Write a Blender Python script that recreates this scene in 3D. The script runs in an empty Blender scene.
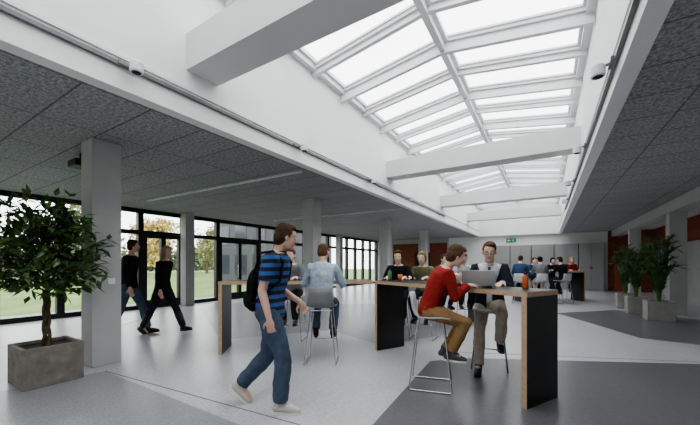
import bpy, math, random, bmesh
from mathutils import Vector, Matrix, noise
random.seed(7)
scene=bpy.context.scene
col=scene.collection
H=1.35; F=320.0; TH=math.atan(197/320.0); C=math.cos(TH); S=math.sin(TH)
def CW(xc,z): return Vector((xc*C-z*S, xc*S+z*C, 0))
def CU(u,z): return CW((u-350)/F*z, z)
def FP(u,v):
    z=H*F/(v-264.0); return CW((u-350)/F*z, z)
def CD(dx,dz): return Vector((dx*C-dz*S, dx*S+dz*C,0)).normalized()
def rotz(d): return math.atan2(d.y,d.x)-math.pi/2
def sr(c):
    return tuple(((x/255.0)/12.92 if x/255.0<=.04045 else ((x/255.0+.055)/1.055)**2.4) for x in c)+(1,)

# ---------------- materials
MATS={}
def mat(name,rgb,rough=.6,metal=0,var=.08,scale=8,bump=0,bscale=60,spec=.5):
    if name in MATS: return MATS[name]
    m=bpy.data.materials.new(name); m.use_nodes=True
    nt=m.node_tree; b=nt.nodes['Principled BSDF']
    c=sr(rgb)
    tc=nt.nodes.new('ShaderNodeTexCoord')
    n=nt.nodes.new('ShaderNodeTexNoise'); n.inputs['Scale'].default_value=scale; n.inputs['Detail'].default_value=4
    nt.links.new(tc.outputs['Object'],n.inputs['Vector'])
    r=nt.nodes.new('ShaderNodeValToRGB')
    r.color_ramp.elements[0].position=.3; r.color_ramp.elements[1].position=.7
    r.color_ramp.elements[0].color=tuple(x*(1-var) for x in c[:3])+(1,)
    r.color_ramp.elements[1].color=tuple(min(1,x*(1+var)) for x in c[:3])+(1,)
    nt.links.new(n.outputs['Fac'],r.inputs['Fac']); nt.links.new(r.outputs['Color'],b.inputs['Base Color'])
    b.inputs['Roughness'].default_value=rough; b.inputs['Metallic'].default_value=metal
    b.inputs['Specular IOR Level'].default_value=spec
    if bump:
        n2=nt.nodes.new('ShaderNodeTexNoise'); n2.inputs['Scale'].default_value=bscale; n2.inputs['Detail'].default_value=5
        nt.links.new(tc.outputs['Object'],n2.inputs['Vector'])
        bp=nt.nodes.new('ShaderNodeBump'); bp.inputs['Strength'].default_value=bump; bp.inputs['Distance'].default_value=.02
        nt.links.new(n2.outputs['Fac'],bp.inputs['Height']); nt.links.new(bp.outputs['Normal'],b.inputs['Normal'])
    MATS[name]=m; return m
def cloth(name,rgb,var=.12): return mat(name,rgb,.9,0,var,14,.6,18,.2)
def stripe_mat(name,c1,c2,freq):
    m=mat(name,c1,.9,0,.05); nt=m.node_tree; b=nt.nodes['Principled BSDF']
    tc=nt.nodes.new('ShaderNodeTexCoord'); sx=nt.nodes.new('ShaderNodeSeparateXYZ'); nt.links.new(tc.outputs['Object'],sx.inputs[0])
    m1=nt.nodes.new('ShaderNodeMath'); m1.operation='MULTIPLY'; m1.inputs[1].default_value=freq; nt.links.new(sx.outputs['Z'],m1.inputs[0])
    m2=nt.nodes.new('ShaderNodeMath'); m2.operation='FRACT'; nt.links.new(m1.outputs[0],m2.inputs[0])
    r=nt.nodes.new('ShaderNodeValToRGB'); r.color_ramp.interpolation='CONSTANT'
    r.color_ramp.elements[0].color=sr(c1); r.color_ramp.elements[1].color=sr(c2); r.color_ramp.elements[1].position=.5
    nt.links.new(m2.outputs[0],r.inputs[0]); nt.links.new(r.outputs[0],b.inputs['Base Color'])
    return m
def brick_mat(name,c1,c2,mort,sc,bw,rh,ms,rough=.8,rot=None,noise_amt=0):
    m=bpy.data.materials.new(name); m.use_nodes=True; nt=m.node_tree; b=nt.nodes['Principled BSDF']
    tc=nt.nodes.new('ShaderNodeTexCoord'); mp=nt.nodes.new('ShaderNodeMapping'); nt.links.new(tc.outputs['Object'],mp.inputs[0])
    if rot: mp.inputs['Rotation'].default_value=rot
    br=nt.nodes.new('ShaderNodeTexBrick'); nt.links.new(mp.outputs[0],br.inputs[0])
    br.inputs['Color1'].default_value=sr(c1);br.inputs['Color2'].default_value=sr(c2);br.inputs['Mortar'].default_value=sr(mort)
    br.inputs['Scale'].default_value=sc;br.inputs['Brick Width'].default_value=bw;br.inputs['Row Height'].default_value=rh;br.inputs['Mortar Size'].default_value=ms
    out=br.outputs[0]
    if noise_amt:
        br.offset=0
        n=nt.nodes.new('ShaderNodeTexNoise'); n.inputs['Scale'].default_value=28; n.inputs['Detail'].default_value=9; n.inputs['Roughness'].default_value=.85
        nt.links.new(tc.outputs['Object'],n.inputs[0])
        r=nt.nodes.new('ShaderNodeValToRGB'); r.color_ramp.elements[0].position=.4; r.color_ramp.elements[1].position=.6
        a=1-noise_amt; r.color_ramp.elements[0].color=(a,a,a,1); r.color_ramp.elements[1].color=(1.6,1.6,1.6,1)
        nt.links.new(n.outputs[0],r.inputs[0])
        mx=nt.nodes.new('ShaderNodeMixRGB'); mx.blend_type='MULTIPLY'; mx.inputs[0].default_value=1
        nt.links.new(out,mx.inputs[1]); nt.links.new(r.outputs[0],mx.inputs[2]); out=mx.outputs[0]
        bp=nt.nodes.new('ShaderNodeBump'); bp.inputs['Strength'].default_value=.4; nt.links.new(n.outputs[0],bp.inputs['Height']); nt.links.new(bp.outputs[0],b.inputs['Normal'])
    nt.links.new(out,b.inputs['Base Color']); b.inputs['Roughness'].default_value=rough
    return m
def floor_mat(name,rgb):
    m=mat(name,rgb,.3,0,.06,1.2)
    nt=m.node_tree; b=nt.nodes['Principled BSDF']
    old=b.inputs['Base Color'].links[0].from_socket
    tc=nt.nodes.new('ShaderNodeTexCoord'); mp=nt.nodes.new('ShaderNodeMapping'); mp.inputs['Scale'].default_value=(3,10,1); mp.inputs['Rotation'].default_value=(0,0,.7)
    nt.links.new(tc.outputs['Object'],mp.inputs[0])
    n=nt.nodes.new('ShaderNodeTexNoise'); n.inputs['Scale'].default_value=6; n.inputs['Detail'].default_value=9; n.inputs['Roughness'].default_value=.77
    nt.links.new(mp.outputs[0],n.inputs[0])
    r=nt.nodes.new('ShaderNodeValToRGB'); r.color_ramp.elements[0].position=.32; r.color_ramp.elements[1].position=.68
    r.color_ramp.elements[0].color=(.6,.6,.61,1); r.color_ramp.elements[1].color=(1.16,1.16,1.17,1)
    nt.links.new(n.outputs[0],r.inputs[0])
    mx=nt.nodes.new('ShaderNodeMixRGB'); mx.blend_type='MULTIPLY'; mx.inputs[0].default_value=1
    nt.links.new(old,mx.inputs[1]); nt.links.new(r.outputs[0],mx.inputs[2]); nt.links.new(mx.outputs[0],b.inputs['Base Color'])
    return m
def glass_mat(name,tint=(.95,.97,.97),gl=.08):
    m=bpy.data.materials.new(name); m.use_nodes=True; nt=m.node_tree; nt.nodes.clear()
    o=nt.nodes.new('ShaderNodeOutputMaterial'); t=nt.nodes.new('ShaderNodeBsdfTransparent'); t.inputs[0].default_value=tint+(1,)
    g=nt.nodes.new('ShaderNodeBsdfGlossy'); g.inputs['Roughness'].default_value=.03; x=nt.nodes.new('ShaderNodeMixShader'); x.inputs[0].default_value=gl
    nt.links.new(t.outputs[0],x.inputs[1]); nt.links.new(g.outputs[0],x.inputs[2]); nt.links.new(x.outputs[0],o.inputs[0])
    return m
WHITE=mat('white_plaster',(232,232,231),.8,0,.02,2)
BEAMW=mat('white_painted_beam',(216,216,216),.7,0,.02,2)
FRAMEW=mat('white_roof_frame',(222,223,224),.5,0,.02,3)
COLW=mat('light_grey_concrete_paint',(182,182,181),.75,0,.05,3)
CEIL=brick_mat('dark_wood_wool_ceiling',(156,156,158),(150,150,152),(110,110,112),1,1.2,.6,.010,.95,None,.6)
BLACKF=mat('black_aluminium_frame',(20,21,22),.4)
GLASS=glass_mat('window_glass'); SKYG=glass_mat('skylight_glass',(.84,.85,.86),.04)
BRICK=brick_mat('red_brick',(146,76,56),(124,60,44),(104,76,64),1,.25,.08,.01,.85,(math.pi/2,0,0))
FL1=floor_mat('light_grey_linoleum',(198,199,202)); FL2=floor_mat('dark_grey_linoleum',(114,114,117)); FL3=floor_mat('mid_grey_linoleum',(158,159,162))
JOINT=mat('floor_joint_strip',(110,110,112),.6)
BLACK=mat('black_laminate',(28,27,28),.32); PLY=mat('plywood_edge',(192,164,136),.5,0,.12,30)
CHROME=mat('chrome_steel',(190,190,192),.15,1,.02); SHELL=mat('light_grey_plastic',(186,190,194),.45)
SHELLD=mat('grey_plastic_shell',(126,129,133),.45)
LOCK=mat('grey_locker',(150,150,150),.6,0,.03,2); DARK=mat('dark_void',(30,30,32),.7)
CONC=mat('planter_concrete',(124,120,114),.85,0,.25,9,.4,40); SOIL=mat('soil',(50,38,28),.95,0,.3,30)
LEAF=mat('ficus_leaf',(70,98,50),.32,0,.3,5); PALM=mat('palm_leaf',(70,102,54),.5,0,.3,5); BARK=mat('bark',(92,74,56),.9,0,.2,20)
SKIN=mat('skin',(206,168,150),.55,0,.05,12); SKIN2=mat('skin_fair',(222,188,170),.55,0,.05,12)
EYEW=mat('eye_white',(225,220,212),.3); EYED=mat('eye_dark',(60,45,38),.3); LIP=mat('lips',(176,120,108),.5); 
H_BR=mat('hair_brown',(70,52,40),.8,0,.35,60,.8,110,.2); H_DK=mat('hair_dark',(38,30,26),.8,0,.35,60,.8,110,.2); H_BL=mat('hair_blond',(150,124,92),.8,0,.3,60,.8,110,.2); H_LB=mat('hair_light_brown',(96,74,56),.8,0,.35,60,.8,110,.2)

# ---------------- mesh builder
class MB:
    def __init__(s): s.v=[]; s.f=[]; s.m=[]
    def box(s,c,d,mi=0,R=None,edge=None):
        c=Vector(c); b=len(s.v)
        for k in range(8):
            p=Vector(((1 if k&1 else -1)*d[0]/2,(1 if k&2 else -1)*d[1]/2,(1 if k&4 else -1)*d[2]/2))
            if R: p=R@p
            s.v.append(c+p)
        for i,q in enumerate([(0,1,3,2),(4,6,7,5),(0,4,5,1),(2,3,7,6),(0,2,6,4),(1,5,7,3)]):
            s.f.append([b+j for j in q]); s.m.append(mi if (edge is None or edge[0](i)) else edge[1])
        return s
    def loft(s,rings,mi=0):
        n=len(rings[0]); b=len(s.v)
        for r in rings: s.v.extend(r)
        for i in range(len(rings)-1):
            for j in range(n):
                s.f.append([b+i*n+j,b+i*n+(j+1)%n,b+(i+1)*n+(j+1)%n,b+(i+1)*n+j]); s.m.append(mi)
        s.f.append([b+j for j in reversed(range(n))]); s.m.append(mi)
        s.f.append([b+(len(rings)-1)*n+j for j in range(n)]); s.m.append(mi)
        return s
    def tube(s,pts,rad,seg=12,cap='r',mi=0,flat=None):
        pts=[Vector(p) for p in pts]
        if not isinstance(rad,(list,tuple)): rad=[rad]*len(pts)
        T=[]
        for i in range(len(pts)):
            if i==0: t=pts[1]-pts[0]
            elif i==len(pts)-1: t=pts[-1]-pts[-2]
            else: t=(pts[i+1]-pts[i]).normalized()+(pts[i]-pts[i-1]).normalized()
            if t.length<1e-9: t=Vector((0,0,1))
            T.append(t.normalized())
        a=Vector((0,0,1)) if abs(T[0].z)<.9 else Vector((1,0,0))
        x=T[0].cross(a).normalized()
        P=[];
        if 'r' in cap or cap=='s':
            for k in (0,1,2):
                an=math.pi/2*(1-k/3); P.append((pts[0]-T[0]*rad[0]*math.sin(an),max(.02,math.cos(an))*rad[0],T[0]))
        for p,r,t in zip(pts,rad,T): P.append((p,r,t))
        if 'r' in cap:
            for k in (2,1,0):
                an=math.pi/2*(1-k/3); P.append((pts[-1]+T[-1]*rad[-1]*math.sin(an),max(.02,math.cos(an))*rad[-1],T[-1]))
        rings=[]
        for p,r,t in P:
            x=(x-t*x.dot(t)); x=x.normalized() if x.length>1e-6 else t.orthogonal().normalized()
            y=t.cross(x)
            rings.append([p+(x*math.cos(2*math.pi*j/seg)+y*math.sin(2*math.pi*j/seg))*r for j in range(seg)])
        return s.loft(rings,mi)
    def ell(s,c,r,M=None,mi=0,seg=16,ri=10):
        c=Vector(c); rings=[]
        for i in range(ri+1):
            a=-math.pi/2+math.pi*i/ri; ca=max(.02,math.cos(a))
            ring=[]
            for j in range(seg):
                p=Vector((r[0]*ca*math.cos(2*math.pi*j/seg),r[1]*ca*math.sin(2*math.pi*j/seg),r[2]*math.sin(a)))+c
                ring.append(M@p if M else p)
            rings.append(ring)
        return s.loft(rings,mi)
    def mesh(s,name):
        me=bpy.data.meshes.new(name); me.from_pydata([tuple(v) for v in s.v],[],s.f)
        me.polygons.foreach_set('material_index',s.m)
        bm=bmesh.new(); bm.from_mesh(me); bmesh.ops.recalc_face_normals(bm,faces=bm.faces[:]); bm.to_mesh(me); bm.free()
        return me
def setp(o,label=None,cat=None,group=None,kind=None):
    if label: o['label']=label
    if cat: o['category']=cat
    if group: o['group']=group
    if kind: o['kind']=kind
def mk(name,mb,mats,parent=None,label=None,cat=None,group=None,kind=None,smooth=False,bevel=0,loc=None,rz=0):
    me=mb.mesh(name) if isinstance(mb,MB) else mb
    for m in (mats if isinstance(mats,(list,tuple)) else [mats]): me.materials.append(m)
    o=bpy.data.objects.new(name,me); col.objects.link(o)
    if smooth: me.polygons.foreach_set('use_smooth',[True]*len(me.polygons))
    if parent: o.parent=parent
    if loc is not None: o.location=loc
    o.rotation_euler=(0,0,rz)
    if bevel:
        b=o.modifiers.new('bevel','BEVEL'); b.width=bevel; b.segments=2; b.limit_method='ANGLE'
    setp(o,label,cat,group,kind); return o
def empty(name,loc,rz=0,label=None,cat=None,group=None,kind=None):
    o=bpy.data.objects.new(name,None); o.empty_display_size=.1; col.objects.link(o); o.location=loc; o.rotation_euler=(0,0,rz); setp(o,label,cat,group,kind); return o
TMP=bpy.data.scenes.new('tmp_build')
def remesh(mb,vox,it=3,cut=None,disp=0):
    me=mb.mesh('tmp'); o=bpy.data.objects.new('tmp',me); TMP.collection.objects.link(o)
    r=o.modifiers.new('r','REMESH'); r.mode='VOXEL'; r.voxel_size=vox
    sm=o.modifiers.new('s','SMOOTH'); sm.factor=.5; sm.iterations=it
    vl=TMP.view_layers[0]; vl.update(); dg=vl.depsgraph
    n=bpy.data.meshes.new_from_object(o.evaluated_get(dg))
    bpy.data.objects.remove(o); bpy.data.meshes.remove(me)
    if disp:
        for v in n.vertices:
            p=v.co; d=noise.noise(Vector((p.x*9,p.y*9,p.z*7)))+.5*noise.noise(Vector((p.x*22,p.y*22,p.z*18+5)))
            v.co=v.co+v.normal*d*disp
    if cut:
        bm=bmesh.new(); bm.from_mesh(n); bmesh.ops.delete(bm,geom=[f for f in bm.faces if cut(f.calc_center_median())],context='FACES'); bm.to_mesh(n); bm.free()
    return n

# ---------------- room shell
XL,XR,YB,YF=-10.4,4.3,-4.0,20.5; WL,WR=-3.38,.53; CH=3.0; EH=4.6; RH=4.88; WE=20.2
polys=[([(372,425.1),(430,361),(470,358),(700,364),(760,366),(900,425.1),(900,700),(372,700)],1),
       ([(556,313),(615,310),(720,322),(760,352),(640,338)],1),
       ([(470,331),(556,313),(640,338),(470,347)],0),
       ([(196,302),(372,304),(452,312),(470,331),(380,345),(330,330),(220,340)],2),
       ([(-200,430),(105,371),(240,425),(300,450),(-100,600)],2)]
wp=[([FP(*p) for p in pl],k) for pl,k in polys]
bm=bmesh.new(); vs=[bm.verts.new(p) for p in [(XL-.2,YB-.2,0),(XR+.2,YB-.2,0),(XR+.2,YF+.2,0),(XL-.2,YF+.2,0)]]; bm.faces.new(vs)
for pl,k in wp:
    for i in range(len(pl)):
        a=pl[i]; b=pl[(i+1)%len(pl)]; d=(b-a); n=Vector((-d.y,d.x,0))
        if n.length>1e-6: bmesh.ops.bisect_plane(bm,geom=bm.verts[:]+bm.edges[:]+bm.faces[:],plane_co=a,plane_no=n.normalized())
def inpoly(p,pl):
    r=False; j=len(pl)-1
    for i in range(len(pl)):
        if (pl[i].y>p.y)!=(pl[j].y>p.y) and p.x<(pl[j].x-pl[i].x)*(p.y-pl[i].y)/(pl[j].y-pl[i].y)+pl[i].x: r=not r
        j=i
    return r
bm.faces.ensure_lookup_table()
for f in bm.faces:
    c=f.calc_center_median(); f.material_index=0
    for pl,k in wp:
        if inpoly(c,pl): f.material_index=k
me=bpy.data.meshes.new('floor'); bm.to_mesh(me); bm.free()
mk('floor',me,[FL1,FL2,FL3],kind='structure')
for i,(a,b) in enumerate([((105,371),(300,425)),((60,345),(196,302)),((455,352),(700,362))]):
    A=FP(*a);B=FP(*b); d=(B-A); mb=MB(); mb.box((0,0,.001),(.012,d.length,.002)); mk('trim_%d'%(i+1),mb,JOINT,kind='structure',loc=(A+B)/2,rz=rotz(d))
def sbox(name,x0,x1,y0,y1,z0,z1,m,**k):
    mb=MB(); mb.box(((x0+x1)/2,(y0+y1)/2,(z0+z1)/2),(x1-x0,y1-y0,z1-z0)); k.setdefault('kind','structure'); return mk(name,mb,m,**k)
sbox('ceiling',XL-.3,WL-.15,YB-.2,YF+.2,CH,CH+.3,CEIL)
sbox('ceiling_right',WR+.14,2.75,YB-.2,YF+.2,CH,CH+.3,CEIL)
sbox('ceiling_side_aisle',3.15,XR+.3,YB-.2,YF+.2,CH,CH+.3,WHITE)
sbox('trim_4',2.75,3.15,YB-.2,YF,2.72,CH+.3,COLW)
sbox('wall_skylight_left',WL-.15,WL,YB,YF,CH-.02,EH,WHITE)
sbox('wall_skylight_right',WR,WR+.14,YB,YF,CH-.02,EH,WHITE)
sbox('wall_skylight_end',WL,WR,WE,WE+.15,CH-.02,RH+.1,WHITE)
sbox('ceiling_end',WL,WR,WE+.15,YF+.2,CH,CH+.3,WHITE)
sbox('trim_5',WL,WL+.02,YB,WE,CH+.26,CH+.29,FRAMEW); sbox('trim_6',WR-.02,WR,YB,WE,CH+.26,CH+.29,FRAMEW)
sbox('wall_skylight_near',WL,WR,YB-.2,YB,0,RH+.1,WHITE)
sbox('wall_back_side',XL-.2,WL-.15,YB-.2,YB,0,CH,WHITE); sbox('wall_back_aisle',WR+.15,XR+.2,YB-.2,YB,0,CH,WHITE)
sbox('wall_far',-5.3,2.6,YF,YF+.2,0,CH,WHITE)
sbox('wall_far_left',XL-.2,-5.3,YF,YF+.2,0,CH,COLW)
sbox('wall_far_brick',-9.1,-7.3,YF-.02,YF,0,2.7,BRICK); sbox('wall_far_brick_pier',-6.5,-5.4,YF-.02,YF,0,2.7,BRICK)
sbox('wall_far_right',2.6,XR+.2,YF,YF+.2,0,CH,BRICK)
BR2=brick_mat('red_brick_side',(150,78,58),(126,62,46),(104,76,64),1,.25,.08,.01,.85,(math.pi/2,0,math.pi/2))
sbox('wall_right_near',XR,XR+.2,YB,13.0,0,CH,WHITE); sbox('wall_right_upper',XR,XR+.2,13,YF,2.15,CH,BR2)
sbox('wall_right_low',XR,XR+.2,13,YF,0,2.15,COLW)
wn=[0]
def winbay(x,y0,y1,z0,z1,trans=None,door=False,fm=BLACKF,gm=GLASS,mids=1):
    wn[0]+=1; yc=(y0+y1)/2; w=y1-y0; t=.075
    mb=MB()
    mb.box((0,-w/2+t/2,(z0+z1)/2),(.15,t,z1-z0)); mb.box((0,w/2-t/2,(z0+z1)/2),(.15,t,z1-z0))
    for z in [z0+.06,z1-.06]+([trans] if trans else []): mb.box((0,0,z),(.15,w-2*t,.12))
    if door:
        mb.box((0,0,(z0+trans)/2),(.13,.14,trans-z0)); 
        for sd in (-1,1): mb.box((0,sd*(w/2-t-.05),(z0+trans)/2),(.13,.1,trans-z0))
        mb.box((0,0,z0+.18),(.12,w-2*t,.14)); mb.box((0,0,trans-.1),(.12,w-2*t,.1))
    o=mk(('door_%d' if door else 'window_%d')%wn[0],mb,fm,kind='structure',loc=(x,yc,0))
    p=MB(); p.box((0,0,(z0+z1)/2),(.012,w-t,z1-z0-.05)); g=mk('pane',p,gm,parent=o)
    if door:
        for sd in (-1,1):
            hb=MB(); hb.tube([(.11,sd*.12,.8),(.11,sd*.12,1.3)],.015); mk('handle',hb,CHROME,parent=o)
    return o
edges=[-4,-2.8,-1.6,-.4,.75,1.9,3.02,3.7,4.27,4.87,6.2,7.5,9.5,10.5,11.5,12.5,13.5,14.5,15.5,16.5,17.5,18.5,19.5,20.5]
for a,b in zip(edges,edges[1:]):
    winbay(XL,a,b,0,CH,trans=2.3 if (a>=3.0) else None,door=(a in (7.5,4.87)))
ang=math.atan2(RH-EH,(WR-WL)/2); mid=(WL+WR)/2; half=(WR-WL)/2; sl=half/math.cos(ang)
MOD=.86
for k in range(-5,25):
    y0=k*MOD; y1=min((k+1)*MOD,WE)
    if y1<=y0+.2: continue
    wn[0]+=1
    mb=MB(); pn=MB(); deep=.2 if k%2==0 else .13
    for sd in (-1,1):
        R=Matrix.Rotation(ang*(1 if sd>0 else -1),3,'Y')
        c=Vector((mid+sd*half/2,0,(EH+RH)/2))
        mb.box(c+Vector((0,y0+.0,-.03-(deep-.15)/2)),(sl,.07,deep),0,R)
        mb.box(c+Vector((0,y0+.06,.03)),(sl,.035,.07),0,R); mb.box(c+Vector((0,y1-.06,.03)),(sl,.035,.07),0,R)
        mb.box(c+Vector((0,y0+.095,.055)),(sl,.022,.03),0,R); mb.box(c+Vector((0,y1-.095,.055)),(sl,.022,.03),0,R)
        mb.box((mid+sd*(half-.05),(y0+y1)/2,EH+.06),(.1,y1-y0,.16)); mb.box((mid+sd*(half-.12),(y0+y1)/2,EH+.1),(.04,y1-y0,.06))
        mb.box((mid+sd*.075,(y0+y1)/2,RH+.01),(.05,y1-y0,.07))
        pn.box(c+Vector((0,(y0+y1)/2,.07)),(sl,y1-y0,.012),0,R)
    mb.box((mid,(y0+y1)/2,RH-.05),(.08,y1-y0,.16))
    o=mk('window_%d'%wn[0],mb,FRAMEW,kind='structure'); mk('pane',pn,SKYG,parent=o)
for yb in (-2.6,2.25,7.4,12.1,16.8):
    mb=MB(); mb.box((0,0,0),(WR-WL,.39,.4)); mk('ceiling_beam',mb,BEAMW,loc=(mid,yb,3.69),label='white painted beam spanning across the skylight well',cat='beam',group='skylight beams')
def column(x,y,h=CH,w=.34):
    mb=MB(); mb.box((0,0,h/2),(w,w,h)); return mk('column',mb,COLW,loc=(x,y,0),bevel=.008,label='square light grey concrete column from floor to ceiling',cat='column',group='columns')
c0=column(-5.2,1.95)
for y in (6.5,10.9,15.3): column(-5.15,y)
for y in (6.12,10.6,15.1): column(-10.0,y,w=.3)
for y in (6.9,11.9,16.7): column(2.95,y,h=2.72)
mb=MB(); mb.box((0,0,0),(.01,.08,.08),0); mb.box((.008,0,0),(.01,.04,.05),0)
mk('light_switch',mb,mat('switch_white',(235,235,235)),loc=(-5.2+.176,2.0,1.12),label='white switch plate on the grey column',cat='switch')
for i in range(5):
    mb=MB(); mb.box((0,0,1.2),(1.02,.4,2.4)); o=mk('locker_cabinet',mb,LOCK,loc=(-2.3+i*1.05,YF-.21,0),bevel=.01,label='tall grey locker cabinet against the end wall',cat='cabinet',group='locker cabinets')
    for sd in (-1,1):
        d=MB(); d.box((sd*.253,-.21,1.22),(.49,.02,2.28)); dd=mk('door',d,LOCK,parent=o)
        hh=MB(); hh.box((sd*.04,-.23,1.15),(.015,.02,.14)); mk('handle',hh,CHROME,parent=dd)
mb=MB(); mb.box((0,0,1.05),(1.0,.06,2.1)); mk('door_90',mb,DARK,kind='structure',loc=(-7.0,YF-.05,0))
mb=MB(); mb.box((0,0,1.05),(.9,.06,2.1)); mk('door_92',mb,mat('red_door',(156,76,54)),kind='structure',loc=(3.3,YF-.03,0))
# exit sign
o=empty('exit_sign',(-1.75,YF-.02,2.7),label='small green emergency exit sign above the grey lockers',cat='sign')
g=MB(); g.box((0,-.03,0),(.5,.05,.22)); mk('panel',g,mat('exit_green',(30,140,80),.5),parent=o,bevel=.004)
g=MB(); g.v=[Vector((x,-.058,z)) for x,z in ((-.2,.0),(-.12,.07),(-.12,.025),(-.03,.025),(-.03,-.025),(-.12,-.025),(-.12,-.07))]; g.f=[[0,1,2,5,6],[2,3,4,5]]; g.m=[0,0]; mk('arrow',g,mat('sign_white',(235,240,235)),parent=o)
g=MB(); g.ell((.1,-.058,.065),(.018,.004,.018)); g.tube([(.1,-.058,.04),(.09,-.058,-.01),(.06,-.058,-.07)],.012,6); g.tube([(.09,-.058,-.01),(.13,-.058,-.03),(.14,-.058,-.075)],.011,6); g.tube([(.06,-.058,.0),(.1,-.058,.03),(.14,-.058,.01)],.009,6); mk('running_figure',g,MATS['sign_white'],parent=o)

# ---------------- track lights
TRK=mat('track_grey',(110,111,113),.4); LAMPW=mat('lamp_white',(215,216,218),.4)
def track(p0,p1,mt=TRK,lab='slim grey lighting track fixed along the skylight edge'):
    p0=Vector(p0);p1=Vector(p1); d=p1-p0; mb=MB(); mb.box((0,0,0),(.035,d.length,.035)); 
    return mk('lighting_track',mb,mt,loc=(p0+p1)/2,rz=rotz(d),label=lab,cat='track')
track((WL+.02,-1,CH+.2),(WL+.02,12.5,CH+.2)); track((WR-.02,-1,CH+.13),(WR-.02,12.5,CH+.13))
def spot(x,y,sd,z=.2,ar=.14):
    o=empty('spotlight',(x,y,CH+z),label='white cylindrical spotlight hanging from the track',cat='lamp',group='track spotlights')
    b=MB(); b.box((-sd*.0,0,.0),(.04,.18,.03)); b.tube([(0,0,0),(sd*(ar-.02),0,-.02)],.012); mk('arm',b,TRK,parent=o)
    s=MB(); R=[(0,.05),(.015,.056),(.09,.056),(.1,.05)]
    rings=[[Vector((sd*ar+r*math.cos(a*math.pi/8),r*math.sin(a*math.pi/8),-.0-z)) for a in range(16)] for z,r in R]
    s.loft(rings); mk('lamp_shade',s,LAMPW,parent=o,smooth=False)
    l=MB(); l.ell((sd*ar,0,-.1),(.04,.04,.006)); mk('lens',l,DARK,parent=o)
for y in (1.47,3.85,6.2,8.5): spot(WL+.04,y,1)
for y in (3.62,5.95,8.3,10.6): spot(WR-.04,y,-1,.13,.1)
for y in (4.3,8.8): track((WL-.3,y+.05,CH-.019),(-8.8,y,CH-.019),LAMPW,'slim white lighting track under the dark ceiling')
o=empty('projector',(-5.9,1.95,CH),label='black projector mounted under the dark ceiling',cat='projector')
b=MB(); b.tube([(0,0,-.12),(0,0,-.002)],.015,cap='f'); mk('mount',b,BLACKF,parent=o)
b=MB(); b.box((0,0,-.17),(.28,.22,.1)); mk('housing',b,BLACKF,parent=o,bevel=.01); b=MB(); b.tube([(.14,.04,-.17),(.165,.04,-.17)],.03,cap='f'); mk('lens',b,mat('lens_glass',(60,70,85),.1),parent=o)

# ---------------- outdoors
mb=MB(); mb.box((-60,12,-.25),(95,140,.3),0); mk('lawn',mb,mat('grass',(84,104,50),.95,0,.3,.6),label='green lawn outside the glazed wall',cat='lawn',kind='stuff')
mb=MB(); mb.box((-11.53,8,-.12),(1.85,34,.1)); mk('pavement',mb,mat('paving',(130,130,128),.9,0,.1,3),label='grey paving strip along the glass wall',cat='pavement')
mb=MB(); mb.box((0,0,2.61),(8,5,5.2)); bd=mk('building',mb,mat('grey_cladding',(66,68,72),.8,0,.06,2),loc=(-19,19,-.1),label='dark grey clad neighbouring building wing with windows',cat='building')
for i in range(4):
    for j in range(2):
        w=MB(); w.box((-3+i*2,-2.51,1.4+j*2.3),(1.3,.04,1.5)); mk('window',w,mat('dark_glass',(50,58,66),.1),parent=bd)
AUT=[mat('autumn_yellow',(176,156,98),.9,0,.3,1.5),mat('autumn_olive',(132,132,92),.9,0,.3,1.5),mat('autumn_green',(100,110,80),.9,0,.3,1.5),mat('autumn_rust',(160,130,94),.9,0,.3,1.5)]
def leaf_quad(mb,c,size,up=None):
    d=Vector((random.gauss(0,1),random.gauss(0,1),random.gauss(0,.7))).normalized(); e=d.orthogonal().normalized(); 
    e=Matrix.Rotation(random.uniform(0,6.28),3,d)@e; L=size; b=len(mb.v)
    mb.v+= [c-d*L*.5,c+e*L*.25,c+d*L*.5,c-e*L*.25]; mb.f.append([b,b+1,b+2,b+3]); mb.m.append(0)
def raw(mb,name):
    me=bpy.data.meshes.new(name); me.from_pydata([tuple(v) for v in mb.v],[],mb.f); return me
TP=[(-37,1),(-41,6.5),(-36,11),(-42,15),(-37,19.5),(-34,25),(-43,-4),(-30,30),(-44,21),(-44,30),(-36,-5)]
for i,(x,y) in enumerate(TP):
    h=random.uniform(6.5,9)
    o=empty('autumn_tree',(x,y,-.09),label='autumn tree with yellowing foliage on the lawn',cat='tree',group='autumn trees')
    t=MB(); t.tube([(0,0,0),(.1,0,h*.35),(0,.1,h*.6),(.1,0,h*.85)],[.2,.15,.1,.04],8,'f')
    for k in range(6):
        a=k*1.05; t.tube([(0,0,h*(.3+.07*k)),(math.cos(a)*1.5,math.sin(a)*1.5,h*(.5+.07*k))],[.07,.025],6)
    mk('trunk',t,BARK,parent=o)
    f=MB()
    for k in range(14):
        a=random.uniform(0,6.28); r=random.uniform(0,1.6); cc=Vector((math.cos(a)*r,math.sin(a)*r,random.uniform(h*.25,h*.9))); rr=random.uniform(.8,1.2)
        for q in range(130):
            dd=Vector((random.gauss(0,1),random.gauss(0,1),random.gauss(0,.8))).normalized()*rr*random.uniform(.5,1); leaf_quad(f,cc+dd,.4)
    mk('foliage',raw(f,'foliage'),AUT[i%4],parent=o)
hb=MB()
for q in range(8000):
    leaf_quad(hb,Vector((-50+random.uniform(-1,1),random.uniform(-18,50),random.uniform(.4,3.6+1.2*math.sin(q)))),.9)
mk('hedge',raw(hb,'hedge'),AUT[2],label='dense dark hedgerow behind the lawn',cat='hedge',kind='stuff')

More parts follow.
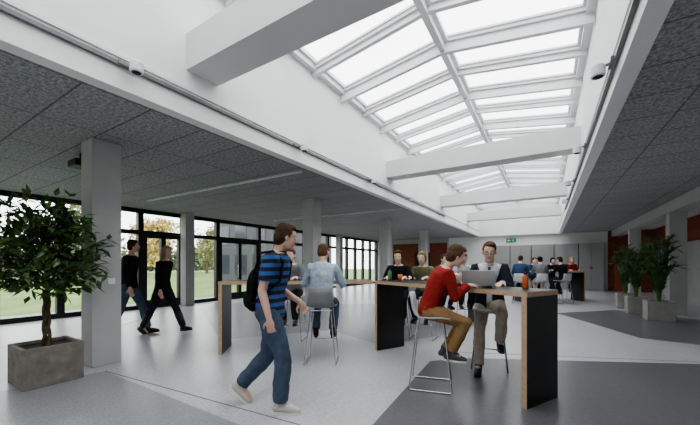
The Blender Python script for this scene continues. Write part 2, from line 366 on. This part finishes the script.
# ---------------- furniture
def bar_table(A,d,L,D=.55,h=1.09,lab='',top=BLACK,legs=2):
    o=empty('bar_table',A,math.atan2(d.y,d.x),label=lab,cat='table',group='bar tables')
    e=(lambda i:i in(0,1),1)
    t=MB(); t.box((L/2,D/2,h-.025),(L,D,.05),0,None,e); mk('table_top',t,[top,PLY],parent=o,bevel=.002)
    for x in (.03,L-.03)[:legs]:
        p=MB(); p.box((x,D/2,(h-.05)/2),(.055,D,h-.051),0,None,(lambda i:i in(4,5),1)); mk('table_leg',p,[BLACK,PLY],parent=o,bevel=.002)
    return o
A=CW(.39,5.02); d1=(CW(1.637,2.96)-A).normalized(); bar_table(A,d1,2.41,.55,lab='high black bar table with plywood edges and panel legs')
Bq=CW(-1.96,4.75); d2=(CW(.33,5.0)-Bq).normalized(); bar_table(Bq,d2,2.34,.55,lab='high black bar table with plywood edges joining another',legs=1)
FT=CW(6.1,11.3); d3=CD(1,.1); bar_table(FT,d3,2.4,.6,lab='high bar table with pale top near the lockers',top=SHELL)
FT2=CW(.95,6.35); d4=CD(1,.35); bar_table(FT2,d4,2.2,.55,lab='high black bar table behind the seated pupils')

def stool(pos,fd,sm=SHELL,lab='chrome-legged bar stool with light grey shell seat'):
    o=empty('bar_stool',(pos.x,pos.y,0),rotz(fd),label=lab,cat='stool',group='bar stools')
    prof=[(.20,.735),(.19,.75),(.12,.755),(0,.75),(-.12,.755),(-.18,.785),(-.205,.85),(-.22,.94),(-.235,1.03)]
    b=MB(); n=9
    for k,(y,z) in enumerate(prof):
        w=.2 if k<5 else .2-.012*(k-4)
        for j in range(n):
            x=-1+2*j/(n-1); cur=.025*x*x
            b.v.append(Vector((x*w,y+(cur*1.4 if k>=5 else 0),z+(cur if k<6 else 0))))
    for k in range(len(prof)-1):
        for j in range(n-1): b.f.append([k*n+j,k*n+j+1,(k+1)*n+j+1,(k+1)*n+j]); b.m.append(0)
    s=mk('seat',b,sm,parent=o,smooth=True); m=s.modifiers.new('so','SOLIDIFY'); m.thickness=.012
    for sx in (-1,1):
        l=MB(); l.tube([(sx*.14,.13,.735),(sx*.15,.15,.6),(sx*.21,.22,.02),(sx*.21,.2,.011),(sx*.21,-.2,.011),(sx*.21,-.22,.02),(sx*.15,-.15,.6),(sx*.14,-.13,.735)],.009,8); mk('leg',l,CHROME,parent=o,smooth=True)
    for nm,p,q in (('footrest',(-.185,.19,.28),(.185,.19,.28)),('crossbar',(-.15,-.13,.725),(.15,-.13,.725)),('crossbar',(-.15,.13,.725),(.15,.13,.725))):
        l=MB(); l.tube([p,q],.009,8); mk(nm,l,CHROME,parent=o,smooth=True)
    return o

# ---------------- people
def ik(a,b,l1,l2,pole):
    d=b-a; L=d.length
    if L>(l1+l2)*.999: b=a+d.normalized()*(l1+l2)*.999; d=b-a; L=d.length
    x=(L*L+l1*l1-l2*l2)/(2*L); h=math.sqrt(max(0,l1*l1-x*x)); u=d.normalized(); p=pole-u*pole.dot(u)
    p=p.normalized() if p.length>1e-6 else u.orthogonal().normalized()
    return a+u*x+p*h, b
def hand(mb,w,d,n,side,curl=.5,s=1.0):
    d=d.normalized(); n=(n-d*n.dot(d)).normalized(); lat=d.cross(n).normalized()*side
    R=Matrix((lat,d,n)).transposed().to_4x4(); M=Matrix.Translation(w+d*.05*s)@R
    mb.ell((0,0,0),(.042*s,.055*s,.017*s),M); mb.tube([w-d*.02,w+d*.03],[.026*s,.027*s])
    for i,(L,off) in enumerate(zip([.068,.078,.072,.056],[-.03,-.0105,.0095,.029])):
        p=w+d*.088*s+lat*off*s; a=.3*curl; q=p+(d*math.cos(a)+n*math.sin(a))*L*.5*s+lat*off*.12; a=1.3*curl; r=q+(d*math.cos(a)+n*math.sin(a))*L*.5*s
        mb.tube([w+d*.06*s+lat*off*s*.9,p,q,r],[.0095*s,.0095*s,.009*s,.0078*s],8)
    p=w+d*.03*s-lat*.03*s; q=p+(d*.6-lat*.75+n*.3).normalized()*.045*s; r=q+(d*.9-lat*.25+n*.35).normalized()*.035*s
    mb.tube([p,q,r],[.013*s,.011*s,.009*s],8)
TR=[(-.17,.135,.10),(0,.165,.115),(.3,.145,.103),(.6,.158,.115),(.82,.172,.11),(.92,.155,.09),(.985,.105,.07),(1.03,.06,.055)]
def person(label,pos,fd,P,O,s=1.0,near=2,group=None):
    V=Vector; pel=V(P['pel']); nk=V(P['neck']); hd=V(P['head']); tw=P.get('twist',0)
    up=(nk-pel).normalized(); sx=V((math.cos(tw),math.sin(tw),0)); bulge=P.get('bulge',-.03)
    fat=O.get('fat',1.0); fem=O.get('fem',0)
    ctrl=(pel+nk)/2+V((0,bulge,0))
    def sp(t):
        if t<0: return pel+V((0,0,1))*t*.5*s
        if t>1: return nk+up*(t-1)*.5*s
        return pel*(1-t)**2+ctrl*2*t*(1-t)+nk*t*t
    def rings(ts,off,seg=20):
        out=[]
        for t,rx,ry in ts:
            c=sp(t); e=.02; T=(sp(t+e)-sp(t-e)).normalized(); k=max(0,min(1,t)); xa=V((1,0,0)).lerp(sx,k); xa=(xa-T*xa.dot(T)).normalized(); ya=T.cross(xa)
            fr=1-.08*fem if .2<t<.5 else 1
            out.append([c+(xa*math.cos(2*math.pi*j/seg)*(rx*s*fat*fr+off)+ya*math.sin(2*math.pi*j/seg)*(ry*s*fat+off)) for j in range(seg)])
        return out
    shw=(.165-.015*fem)*s; shR=nk-up*.065*s+sx*shw; shL=nk-up*.065*s-sx*shw
    J={}
    for sd,nm,sh in ((1,'r',shR),(-1,'l',shL)):
        hip=pel+V((sd*.088*s,0,-.02*s)); an=V(P['an_'+nm]); kp=V(P.get('kp_'+nm,(sd*.12,1,.3)))
        kn,an=ik(hip,an,.43*s,.41*s,kp)
        el,wr=ik(sh,V(P['wr_'+nm]),.275*s,.25*s,V(P.get('ep_'+nm,(sd*.5,-1,-.6))))
        J[nm]=(sd,hip,kn,an,sh,el,wr)
    vox={2:.0075,1:.011,0:.018}[near]
    b=MB(); b.loft(rings(TR,0))
    hs=.92+.08*s; M=Matrix.Translation(hd)@Matrix.Rotation(P.get('yaw',0),4,'Z')@Matrix.Rotation(P.get('pitch',0),4,'X')@Matrix.Scale(hs,4)
    b.ell((0,-.008,.03),(.074,.093,.088),M); b.ell((0,.026,-.032),(.058,.064,.075),M); b.ell((0,.068,-.088),(.024,.022,.02),M)
    b.tube([M@V((0,.086,.018)),M@V((0,.104,-.016)),M@V((0,.102,-.022))],[.008,.011,.012],8)
    b.tube([M@V((-.036,.076,.03)),M@V((0,.082,.03)),M@V((.036,.076,.03))],.006,8)
    b.tube([M@V((-.016,.083,-.052)),M@V((.016,.083,-.052))],.008,8)
    for e in (-1,1): b.ell((e*.077,-.005,-.005),(.011,.02,.031),M); b.ell((e*.034,.062,-.02),(.022,.016,.02),M)
    b.tube([nk-up*.06*s,nk+up*.03*s,M@V((0,-.018,-.05))],[.062*s,.054*s,.052*s])
    for nm in 'rl':
        sd,hip,kn,an,sh,el,wr=J[nm]
        b.tube([hip,hip.lerp(kn,.35),hip.lerp(kn,.8),kn],[.085*s,.082*s,.06*s,.054*s]); b.tube([kn,kn.lerp(an,.3),kn.lerp(an,.7),an],[.053*s,.057*s,.042*s,.036*s])
        b.tube([sh-sx*sd*.05*s,sh,sh.lerp(el,.4),el],[.05*s,.054*s,.044*s,.037*s]); b.tube([el,el.lerp(wr,.3),wr],[.037*s,.037*s,.026*s])
        fdv=V(P.get('fd_'+nm,(sd*.12,1,0))).normalized(); b.tube([an,an+fdv*.12*s-V((0,0,.045))],[.034*s,.024*s])
        hn=V(P.get('hn_'+nm,(-sd*.7,.2,-.3))); hdv=V(P.get('hd_'+nm,tuple(wr-el)))
        hand(b,wr,hdv,hn,sd,P.get('curl',.6),s*(.95 if near==2 else 1.05))
    body=mk('person',remesh(b,vox,2),O.get('skin',SKIN),smooth=True,loc=(pos.x,pos.y,0),rz=rotz(fd),label=label,cat='person',group=group)
    fd_=lambda nm:V(P.get('fd_'+nm,(J[nm][0]*.12,1,0))).normalized()
    dsp=1 if near==2 else 0
    g=MB(); lo=O.get('trouser_loose',1.0)
    g.loft(rings([(-.18,.14,.105),(-.05,.165,.117),(.08,.16,.113)],.013))
    for nm in 'rl':
        sd,hip,kn,an,sh,el,wr=J[nm]; hem=kn.lerp(an,.95)
        g.tube([hip,hip.lerp(kn,.35),hip.lerp(kn,.8),kn],[.098*s,.094*s*lo,.073*s*lo,.068*s*lo]); g.tube([kn,kn.lerp(an,.35),hem],[.067*s*lo,.07*s*lo,.062*s*lo],cap='s')
    mk('trousers',remesh(g,vox+.003,3,disp=.012*s*dsp),O['trousers'],parent=body,smooth=True)
    def top(name,m,off,t0,sleeve,cut=None,disp=.012):
        g=MB(); ts=[(t0,.16,.118)]+([(0,.165,.118)] if t0<-.03 else [])+[r for r in TR if r[0]>.1]
        ts[-1]=(1.0,.075,.066) if len(ts) else None
        g.loft(rings(ts,off))
        for nm in 'rl':
            sd,hip,kn,an,sh,el,wr=J[nm]
            g.tube([sh-sx*sd*.05*s,sh,sh.lerp(el,.45),sh.lerp(el,min(1,sleeve*2))],[.055*s+off,.058*s+off,.05*s+off,(.052 if sleeve<.5 else .042)*s+off],cap='r' if sleeve>=.5 else 's')
            if sleeve>.5:
                e=el.lerp(wr,(sleeve-.5)*2); g.tube([el,el.lerp(e,.4),e],[.043*s+off,.041*s+off,.033*s+off],cap='s')
        return mk(name,remesh(g,vox+.002,2,cut,disp*s*dsp),m,parent=body,smooth=True)
    if O.get('jacket'):
        top('shirt',O['shirt'],.008,-.08,.97,disp=0)
        def cut(c):
            if c.y<sp(.5).y: return False
            z=c.z; w=.03+max(0,(z-(pel.z+.1*s)))*.27; return abs(c.x)<w
        top('jacket',O['jacket'],.022,-.22,.94,cut,.006)
        if O.get('tie'):
            t=MB(); pts=[]
            for tt,ww in ((.93,.014),(.85,.018),(.7,.026),(.45,.032)):
                c=sp(tt); y=c.y+{.93:.1,.85:.118,.7:.135,.45:.13}[tt]*s*fat
                pts.append([V((c.x-ww,y,c.z)),V((c.x+ww,y,c.z)),V((c.x+ww,y+.008,c.z)),V((c.x-ww,y+.008,c.z))])
            t.loft(pts); mk('tie',t,O['tie'],parent=body)
    else: top('shirt',O['shirt'],.013,O.get('hem',-.12),O.get('sleeve',.97))
    if O.get('collar'):
        g=MB(); c=sp(.97); rr=[]
        for z,r in ((-.01,.078),(.032,.062),(.032,.056),(-.01,.07)): rr.append([c+up*z+V((math.cos(a*math.pi/10)*r*s,math.sin(a*math.pi/10)*r*s*.9,0)) for a in range(20)])
        g.loft(rr); mk('collar',g,O['collar'],parent=body,smooth=True)
    for nm in 'rl':
        sd,hip,kn,an,sh,el,wr=J[nm]; f=fd_(nm); side=f.cross(V((0,0,1))).normalized(); dn=f.cross(side).normalized()
        if dn.z>0: dn=-dn
        g=MB(); heel=an-f*.035*s+dn*.04*s; ball=an+f*.1*s+dn*.048*s; toe=an+f*.16*s+dn*.056*s
        g.tube([heel,an+f*.04*s+dn*.035*s,ball,toe],[.038*s,.043*s,.04*s,.028*s]); g.tube([an-dn*.03*s,an,heel],[.042*s,.042*s,.037*s])
        if O.get('boots'): g.tube([kn.lerp(an,.35),kn.lerp(an,.7),an],[.075*s,.066*s,.052*s],cap='s')
        sh_=mk('shoe',remesh(g,vox,2),O.get('shoes',BLACK),parent=body,smooth=True)
        g=MB(); out=[]
        for k in range(14):
            a=2*math.pi*k/14; y=math.cos(a); x=math.sin(a)*(.042+.006*y)*s; out.append((x,(.055+.135*y)*s))
        g.loft([[an+side*x+f*y+dn*z for x,y in out] for z in (.068*s,.09*s)]); mk('sole',g,O.get('sole',BLACK),parent=sh_)
        if O.get('laces'):
            for k in range(4):
                q=an+f*(.05+.02*k)*s+dn*(.002+.0055*k)*s; g=MB(); g.tube([q-side*.024,q-dn*.006,q+side*.024],.004,6); mk('lace',g,O['laces'],parent=sh_)
    hm=O['hair']; g=MB(); st=O.get('hairstyle','short')
    g.ell((0,-.024,.054),(.081,.09,.08),M); g.ell((0,-.045,.005),(.077,.066,.085),M); g.ell((-.012,.034,.1),(.05,.038,.022),M)
    for e in (-1,1): g.ell((e*.068,.008,.045),(.015,.033,.033),M)
    if st=='long':
        g.ell((0,-.06,-.05),(.085,.055,.11),M); g.ell((0,-.07,-.13),(.08,.045,.1),M)
        for e in (-1,1): g.ell((e*.07,.0,-.04),(.02,.042,.1),M)
    if st in('bob','medium'):
        for e in (-1,1): g.ell((e*.07,-.012,.012 if st=='medium' else -.01),(.02,.042,.042 if st=='medium' else .07),M)
        g.ell((0,-.05,-.01),(.08,.066,.085),M); g.ell((.02,.048,.088),(.038,.026,.016),M)
    mk('hair',remesh(g,vox,1,disp=.005),hm,parent=body,smooth=True)
    if near>=1:
        for e in (-1,1):
            g=MB(); g.ell((e*.03,.0775,.006),(.013,.010,.0075),M); g.ell((e*.03,.0862,.006),(.005,.003,.005),M,1); mk('eye',g,[EYEW,EYED],parent=body,smooth=True)
            g=MB(); g.tube([M@V((e*.018,.088,.033)),M@V((e*.044,.079,.033))],.0025,6); mk('eyebrow',g,hm,parent=body)
        g=MB(); g.ell((0,.0905,-.052),(.02,.005,.005),M); mk('mouth',g,LIP,parent=body,smooth=True)
    if O.get('glasses'):
        g=MB()
        for e in (-1,1):
            ring=[M@V((e*.032+.021*math.cos(a*math.pi/8),.1,.006+.016*math.sin(a*math.pi/8))) for a in range(17)]; g.tube(ring,.0018,6)
            g.tube([M@V((e*.054,.1,.01)),M@V((e*.08,0,.008))],.0018,6)
        g.tube([M@V((-.01,.1,.01)),M@V((.01,.1,.01))],.0018,6); mk('glasses',g,BLACKF,parent=body)
    return body,J,M
def seated(s=1.0,seat=.76,lean=.06,hy=.08,wr=((.14,.40,1.12),(-.14,.40,1.12)),an=((.1,.3,.38),(-.1,.3,.38)),**k):
    pz=seat+.1*s; P=dict(pel=(0,-.02,pz),neck=(0,lean,pz+.5*s),head=(0,lean+hy,pz+.5*s+.15*s),an_r=an[0],an_l=an[1],wr_r=wr[0],wr_l=wr[1],bulge=-.05,curl=.5,hn_r=(0,0,-1),hn_l=(0,0,-1),hd_r=(-.3,1,-.05),hd_l=(.3,1,-.05)); P.update(k); return P
JEANS=cloth('blue_jeans',(74,86,106)); DJ=cloth('dark_jeans',(42,45,52)); KHAKI=cloth('beige_trousers',(186,176,160)); MUST=cloth('mustard_trousers',(146,116,82)); BLK=cloth('black_cloth',(28,28,31))
P=dict(pel=(0,0,.945),neck=(0,.085,1.455),head=(0,.155,1.60),pitch=-.2,yaw=.45,an_r=(.1,.13,.09),an_l=(-.08,-.33,.17),fd_l=(0,.75,-.6),fd_r=(0,1,0),
   wr_r=(.21,.07,.87),wr_l=(-.2,.22,.98),ep_r=(.1,-1,0),ep_l=(-.1,-1,-.1),kp_r=(0,1,0),kp_l=(0,1,0),curl=.9,hd_r=(-.05,.15,-1),hd_l=(0,.5,-.7),hn_r=(-1,0,0),hn_l=(1,0,0),twist=.0)
wm,Jw,Mw=person('person in blue striped polo shirt and jeans walking with a backpack',CW(-.75,3.01),CD(1,-.12),P,dict(shirt=stripe_mat('polo_stripes',(24,29,48),(54,92,148),14),sleeve=.34,collar=cloth('navy_cloth',(22,28,52)),trousers=JEANS,trouser_loose=1.1,shoes=mat('white_trainers',(190,186,178),.7),sole=mat('white_rubber',(222,220,214),.6),laces=mat('lace_white',(230,228,224)),hair=H_BR,hairstyle='medium'),1.03,2)
bp=empty('backpack',wm.location,wm.rotation_euler[2],label='black fabric backpack worn on a walker\'s back',cat='backpack')
BPM=cloth('black_backpack_fabric',(24,23,24))
g=MB(); g.ell((.0,-.155,1.12),(.12,.06,.19)); g.ell((.0,-.16,1.02),(.125,.07,.12)); mk('bag_body',remesh(g,.01,2,disp=.006),BPM,parent=bp,smooth=True)
g=MB(); g.ell((.0,-.215,1.02),(.09,.035,.09)); mk('pocket',remesh(g,.01,2),BPM,parent=bp,smooth=True)
for sd in (-1,1):
    g=MB(); g.tube([(sd*.09,-.12,1.27),(sd*.11,-.055,1.45),(sd*.11,.07,1.465),(sd*.12,.165,1.37),(sd*.13,.14,1.2),(sd*.155,-.02,1.06),(sd*.12,-.12,.98)],.012,8); mk('strap',g,BPM,parent=bp,smooth=True)
def walk(s,a=.3,ph=1,**k):
    P=dict(pel=(0,0,.9*s),neck=(0,.04,1.43*s),head=(0,.08,1.59*s),an_r=(.08,-a*ph if ph>0 else a,.1),an_l=(-.08,a if ph>0 else -a,.1),fd_r=(0,1,-.25),fd_l=(0,1,.1),kp_r=(0,1,0),kp_l=(0,1,0),wr_r=(.24,.12,.86*s),wr_l=(-.24,-.12,.86*s),ep_r=(.2,-1,0),ep_l=(-.2,-1,0),hd_r=(0,.2,-1),hd_l=(0,.1,-1),hn_r=(-1,0,0),hn_l=(1,0,0)); P.update(k); return P
p1=CU(129,6.1); person('person in black jacket and jeans walking beside the glass wall',p1,CD(1,.2),walk(1.06,.3,yaw=.3),dict(shirt=BLK,sleeve=.97,hem=-.12,trousers=cloth('mid_blue_jeans',(84,100,124)),shoes=BLACK,hair=H_BR,hairstyle='medium'),1.06,1)
p2=CU(163,6.25); person('woman in black jacket and boots with long fair hair walking',p2,CD(1,-.1),walk(.99,.38,fd_r=(0,.8,-.5),yaw=-.2),dict(shirt=BLK,sleeve=.97,hem=-.4,trousers=cloth('charcoal_cloth',(40,40,45)),shoes=BLACK,boots=1,hair=H_BL,hairstyle='long',fem=1),.99,1)
pb=CU(322,4.42); fb=CD(.05,1); stool(pb,fb,SHELLD,'chrome-legged bar stool with grey shell seat at the table')
person('person in light blue shirt and jeans seated with back turned',pb,fb,seated(1.0,.76,.1,.06,an=((.13,.22,.39),(-.12,.22,.39)),wr=((.2,.42,1.13),(-.2,.42,1.13)),yaw=-.3,pitch=-.3),dict(shirt=cloth('light_blue_shirt',(166,180,194)),sleeve=.8,collar=cloth('light_blue_shirt',(150,176,198)),trousers=JEANS,shoes=cloth('dark_shoes',(40,38,38)),hair=H_LB),1.0,2)
pr=CW(.90,3.56); fr=CD(.93,-.28); stool(pr,fr)
person('child in red sweater and mustard trousers seated sideways on a stool',pr,fr,seated(.9,.76,.17,.1,wr=((.0,.40,1.12),(-.22,.36,1.12)),an=((.1,.2,.40),(-.1,.14,.38)),pitch=-.4,yaw=.2,hd_r=(-.5,1,0),hd_l=(.1,1,0),ep_r=(.5,-.6,-1),ep_l=(-.5,-.6,-1),twist=.25),dict(shirt=cloth('red_sweater',(146,46,42)),sleeve=.95,trousers=MUST,shoes=cloth('grey_trainers',(84,86,92)),sole=mat('white_rubber',(210,206,198),.6),laces=MATS['lace_white'],hair=H_LB,skin=SKIN2,hairstyle='medium'),.92,2)
pm=CW(1.83,4.2); fm=CD(-.40,-.9); stool(pm,fm)
person('person in dark blazer, tie and glasses working on a laptop',pm,fm,seated(1.0,.75,.12,.09,wr=((.12,.42,1.125),(-.13,.42,1.125)),an=((.12,.32,.09),(-.12,.22,.38)),pitch=-.28,yaw=0),dict(shirt=cloth('white_shirt',(215,218,224)),jacket=cloth('navy_blazer',(46,49,58)),tie=mat('dark_tie',(60,46,60),.6),collar=cloth('white_shirt',(215,218,224)),trousers=KHAKI,shoes=BLACK,hair=H_LB,glasses=1,skin=SKIN2),1.0,2)
lp=CW(1.48,3.68); lap=empty('laptop',(lp.x,lp.y,1.09),rotz(fm)+math.pi,label='open silver laptop on the black table',cat='laptop')
SIL=mat('silver_aluminium',(205,207,210),.45,.1,.02)
g=MB(); g.box((0,0,.009),(.34,.235,.016)); mk('base',g,SIL,parent=lap,bevel=.004)
g=MB(); g.box((0,.02,.0175),(.29,.11,.002)); mk('keyboard',g,BLACK,parent=lap)
R=Matrix.Rotation(math.radians(30),3,'X')
g=MB(); g.box((0,-.1175-.053,.015+.088),(.34,.008,.205),0,R); mk('screen',g,[SIL],parent=lap,bevel=.003)
g=MB(); g.box((0,-.1175-.048,.015+.091),(.31,.003,.17),0,R); mk('display',g,mat('screen_glow',(150,165,190),.2),parent=lap)
def bottle(p,c,h=.2,r=.035,lab=''):
    o=mk('drinking_bottle',MB().loft([[Vector((rr*math.cos(a*math.pi/8),rr*math.sin(a*math.pi/8),z)) for a in range(16)] for z,rr in ((0,r*.9),(.01,r),(h*.7,r),(h*.82,r*.5),(h*.86,r*.5))]),c,loc=p,smooth=True,label=lab,cat='bottle')
    mk('cap',MB().tube([(0,0,h*.86),(0,0,h)],r*.5,12,'f'),DARK,parent=o)
def cup(p,c,lab,h=.1,r=.038):
    rg=[(0,r*.7),(h,r),(h,r*.92),(.008,r*.6)]
    mk('cup',MB().loft([[Vector((rr*math.cos(a*math.pi/8),rr*math.sin(a*math.pi/8),z)) for a in range(16)] for z,rr in rg]),c,loc=p,smooth=True,label=lab,cat='cup')
perp=Vector((-d1.y,d1.x,0))
q=A+d1*2.15+perp*.42; bottle(Vector((q.x,q.y,1.09)),mat('orange_plastic',(200,100,56),.4),.17,.03,'orange drinking bottle on the black table')
q=A+d1*.25+perp*.3; cup(Vector((q.x,q.y,1.09)),mat('orange_cup',(200,108,60),.5),'orange paper cup on the table')
q=A+d1*.12+perp*.2; bottle(Vector((q.x,q.y,1.09)),mat('green_plastic',(70,130,86),.4),.19,.03,'green drinking bottle on the table')
q=A+d1*.95+perp*.35; cup(Vector((q.x,q.y,1.09)),mat('white_cup',(220,220,220),.5),'white paper cup on the table')
g=MB(); g.box((0,0,.01),(.21,.297,.02)); q=A+d1*1.75+perp*.17; mk('notebook',g,mat('book_cover',(60,64,74)),loc=(q.x,q.y,1.09),rz=1.2,label='dark notebook lying on the black table',cat='book')
def sit(u,z,fdir,lab,shirt,trs,hair,s=.92,near=1,style='short',**k):
    p=CU(u,z); stool(p,fdir); person(lab,p,fdir,seated(s,.76,.08,.06,wr=((.15,.36,1.12),(-.15,.36,1.12)),an=((.1,.2,.39),(-.1,.2,.39)),pitch=-.2,**k),dict(shirt=shirt,sleeve=.95,trousers=trs,shoes=BLACK,hair=hair,hairstyle=style,skin=SKIN2),s,near)
OLV=cloth('olive_cloth',(106,108,80)); GRY=cloth('grey_cloth',(120,122,126)); RED=cloth('red_cloth',(146,48,48)); BLU=cloth('blue_cloth',(60,78,110)); TEAL=cloth('teal_cloth',(62,90,96)); WHT=cloth('white_cloth',(200,200,200))
sit(293,5.75,CD(-.1,-1),'person in grey top seated at the far side of the table',GRY,DJ,H_LB,.98)
sit(399,5.85,CD(-.3,-1),'pupil in dark top seated behind the bar table',BLK,DJ,H_BR,.95,style='medium')
sit(424,5.85,CD(-.5,-.9),'fair-haired pupil in olive sweater seated behind the table',OLV,DJ,H_BL,.92,style='medium')
sit(461,7.75,CD(.1,-1),'pupil in white shirt with dark hair seated at a table',WHT,DJ,H_DK,.95)
sit(441,7.6,CD(.3,-1),'pupil in teal shirt seated at a table',TEAL,DJ,H_BR,.92)
for u,z,dx,dz,sh,hr,s_,st,lb in [(520,10.9,.6,.8,BLU,H_BR,1.0,'short','person in blue jacket seated by the far table'),(541,10.7,.3,1,GRY,H_DK,.95,'short','person in grey hooded top seated with back turned'),(551,12.4,-.1,-1,BLK,H_DK,.95,'bob','person in black top at the far table'),(563,10.9,-.2,1,BLK,H_BR,.95,'short','person in black sweater seated with back turned'),(570,12.5,-.2,-1,RED,H_BL,.98,'long','person in red top at the far table'),(532,12.3,.1,-1,BLU,H_BR,.95,'short','person in blue shirt at the far table')]:
    sit(u,z,CD(dx,dz),lb,sh,DJ if sh is not GRY else KHAKI,hr,s_,0,st)

# ---------------- plants
def planter(o,w,h,m=CONC):
    g=MB(); t=.04
    rg=[[Vector((x*w/2*k,y*w/2*k,z)) for x,y in ((-1,-1),(1,-1),(1,1),(-1,1))] for k,z in ((1,0),(1,h),(1-2*t/w,h),(1-2*t/w,h-.06))]
    g.loft(rg); mk('planter',g,m,parent=o,bevel=.006)
    g=MB(); g.box((0,0,h-.05),(w-2*t-.002,w-2*t-.002,.03)); mk('soil',g,SOIL,parent=o)
def leafm(mb,base,d,L,W,nrm):
    side=d.cross(nrm).normalized(); b=len(mb.v); n=side.cross(d).normalized()
    mb.v+=[base,base+d*L*.45+side*W*.5-n*W*.12,base+d*L*.45+n*W*.06,base+d*L*.45-side*W*.5-n*W*.12,base+d*L-n*L*.18]
    mb.f+=[[b,b+1,b+2],[b,b+2,b+3],[b+1,b+4,b+2],[b+2,b+4,b+3]]; mb.m+=[0]*4
pt=empty('potted_tree',(-4.96,1.32,0),label='leafy ficus tree in a square concrete planter',cat='potted plant')
planter(pt,.53,.44)
tr=MB()
for k in range(3):
    pts=[]
    for i in range(11):
        t=i/10; a=k*2.09+t*7; r=.03*(1-.3*t); pts.append((math.cos(a)*r,math.sin(a)*r,.4+t*.64))
    tr.tube(pts,.019,8)
random.seed(3); cl=[]
for k in range(38):
    a=k*2.4; t=(k+.5)/38; z=1.1+.98*t; r=.62*math.sin(math.pi*min(.95,.26+.7*t))**.7*random.uniform(.55,1)
    e=Vector((math.cos(a)*r,math.sin(a)*r,z)); st=Vector((0,0,1.0+.5*t)); tr.tube([st,st.lerp(e,.5)+Vector((0,0,.05)),e],[.012,.008,.004],6); cl.append((st,e))
mk('trunk',tr,BARK,parent=pt,smooth=True)
lf=MB()
for st,e in cl:
    for q in range(44):
        t=random.uniform(.4,1.08); b0=st.lerp(e,t)+Vector((random.gauss(0,.06),random.gauss(0,.06),random.gauss(0,.05)))
        d=(e-st).normalized()*.7+Vector((random.gauss(0,.6),random.gauss(0,.6),random.gauss(-.3,.4))); d.normalize()
        leafm(lf,b0,d,random.uniform(.11,.16),random.uniform(.05,.066),Vector((random.gauss(0,.3),random.gauss(0,.3),1)).normalized())
mk('foliage',raw(lf,'foliage'),LEAF,parent=pt)
def palm(x,y,w,h,ph,n,lab,rm=.4):
    o=empty('potted_palm',(x,y,0),label=lab,cat='potted plant',group='potted palms'); planter(o,w,h,mat('grey_planter',(150,148,143),.8,0,.1,8))
    st=MB(); lf=MB()
    for k in range(n):
        a=k*2.4+random.uniform(-.3,.3); R=rm*random.uniform(.4,1); zt=ph*random.uniform(.5,1); pts=[]
        dr=Vector((math.cos(a),math.sin(a),0))
        for i in range(9):
            t=i/8; pts.append(dr*(.03+R*t**1.6)+Vector((0,0,h-.05+zt*math.sin(t*1.75)/math.sin(1.57))))
        st.tube(pts,[.008]*9,6)
        for i in range(2,9):
            for sd in (-1,1):
                for jj in (0,.5):
                    p=pts[i] if jj==0 else (pts[i]+pts[i-1])/2
                    tan=(pts[i]-pts[i-1]).normalized(); side=dr.cross(Vector((0,0,1)))
                    leafm(lf,p,(tan*.9+side*sd*.55+Vector((0,0,-.05))).normalized(),random.uniform(.16,.26),.034,(dr*.5+Vector((0,0,1))).normalized())
    mk('stem',st,PALM,parent=o); mk('foliage',raw(lf,'fol'),PALM,parent=o)
palm(2.3,10.5,.5,.46,1.55,28,'tall green palm in a square grey planter',.34)
palm(2.08,11.6,.42,.46,1.45,24,'green palm in a square grey planter beside others',.28)
palm(2.03,12.75,.42,.46,1.45,24,'green palm in a small square grey planter',.3)

# ---------------- light
w=bpy.data.worlds.new('world'); scene.world=w; w.use_nodes=True; nt=w.node_tree; bg=nt.nodes['Background']
tc=nt.nodes.new('ShaderNodeTexCoord'); sp_=nt.nodes.new('ShaderNodeSeparateXYZ'); nt.links.new(tc.outputs['Generated'],sp_.inputs[0])
rp=nt.nodes.new('ShaderNodeValToRGB'); rp.color_ramp.elements[0].color=(.72,.73,.74,1); rp.color_ramp.elements[1].color=(1,.99,.98,1); rp.color_ramp.elements[0].position=0; rp.color_ramp.elements[1].position=.5
nt.links.new(sp_.outputs['Z'],rp.inputs[0]); nt.links.new(rp.outputs[0],bg.inputs[0]); bg.inputs[1].default_value=4.6
def portal(loc,rot,sx,sy):
    l=bpy.data.lights.new('portal','AREA'); l.shape='RECTANGLE'; l.size=sx; l.size_y=sy; l.cycles.is_portal=True
    o=bpy.data.objects.new('daylight_portal',l); col.objects.link(o); o.location=loc; o.rotation_euler=rot
portal((mid,(YB+WE)/2,RH+.2),(0,0,0),4.0,WE-YB)
portal((XL-.25,(YB+YF)/2,1.5),(0,-math.pi/2,0),3.0,YF-YB)
cam=bpy.data.cameras.new('camera'); co=bpy.data.objects.new('camera',cam); col.objects.link(co); scene.camera=co
co.location=(0,0,H); co.rotation_euler=(math.pi/2,0,TH); cam.sensor_width=36; cam.lens=F/700*36; cam.shift_y=51.5/700; cam.clip_start=.05; cam.clip_end=300
bpy.data.scenes.remove(TMP)
scene.view_settings.view_transform='AgX'; scene.view_settings.look='AgX - Medium High Contrast'; scene.view_settings.exposure=.45
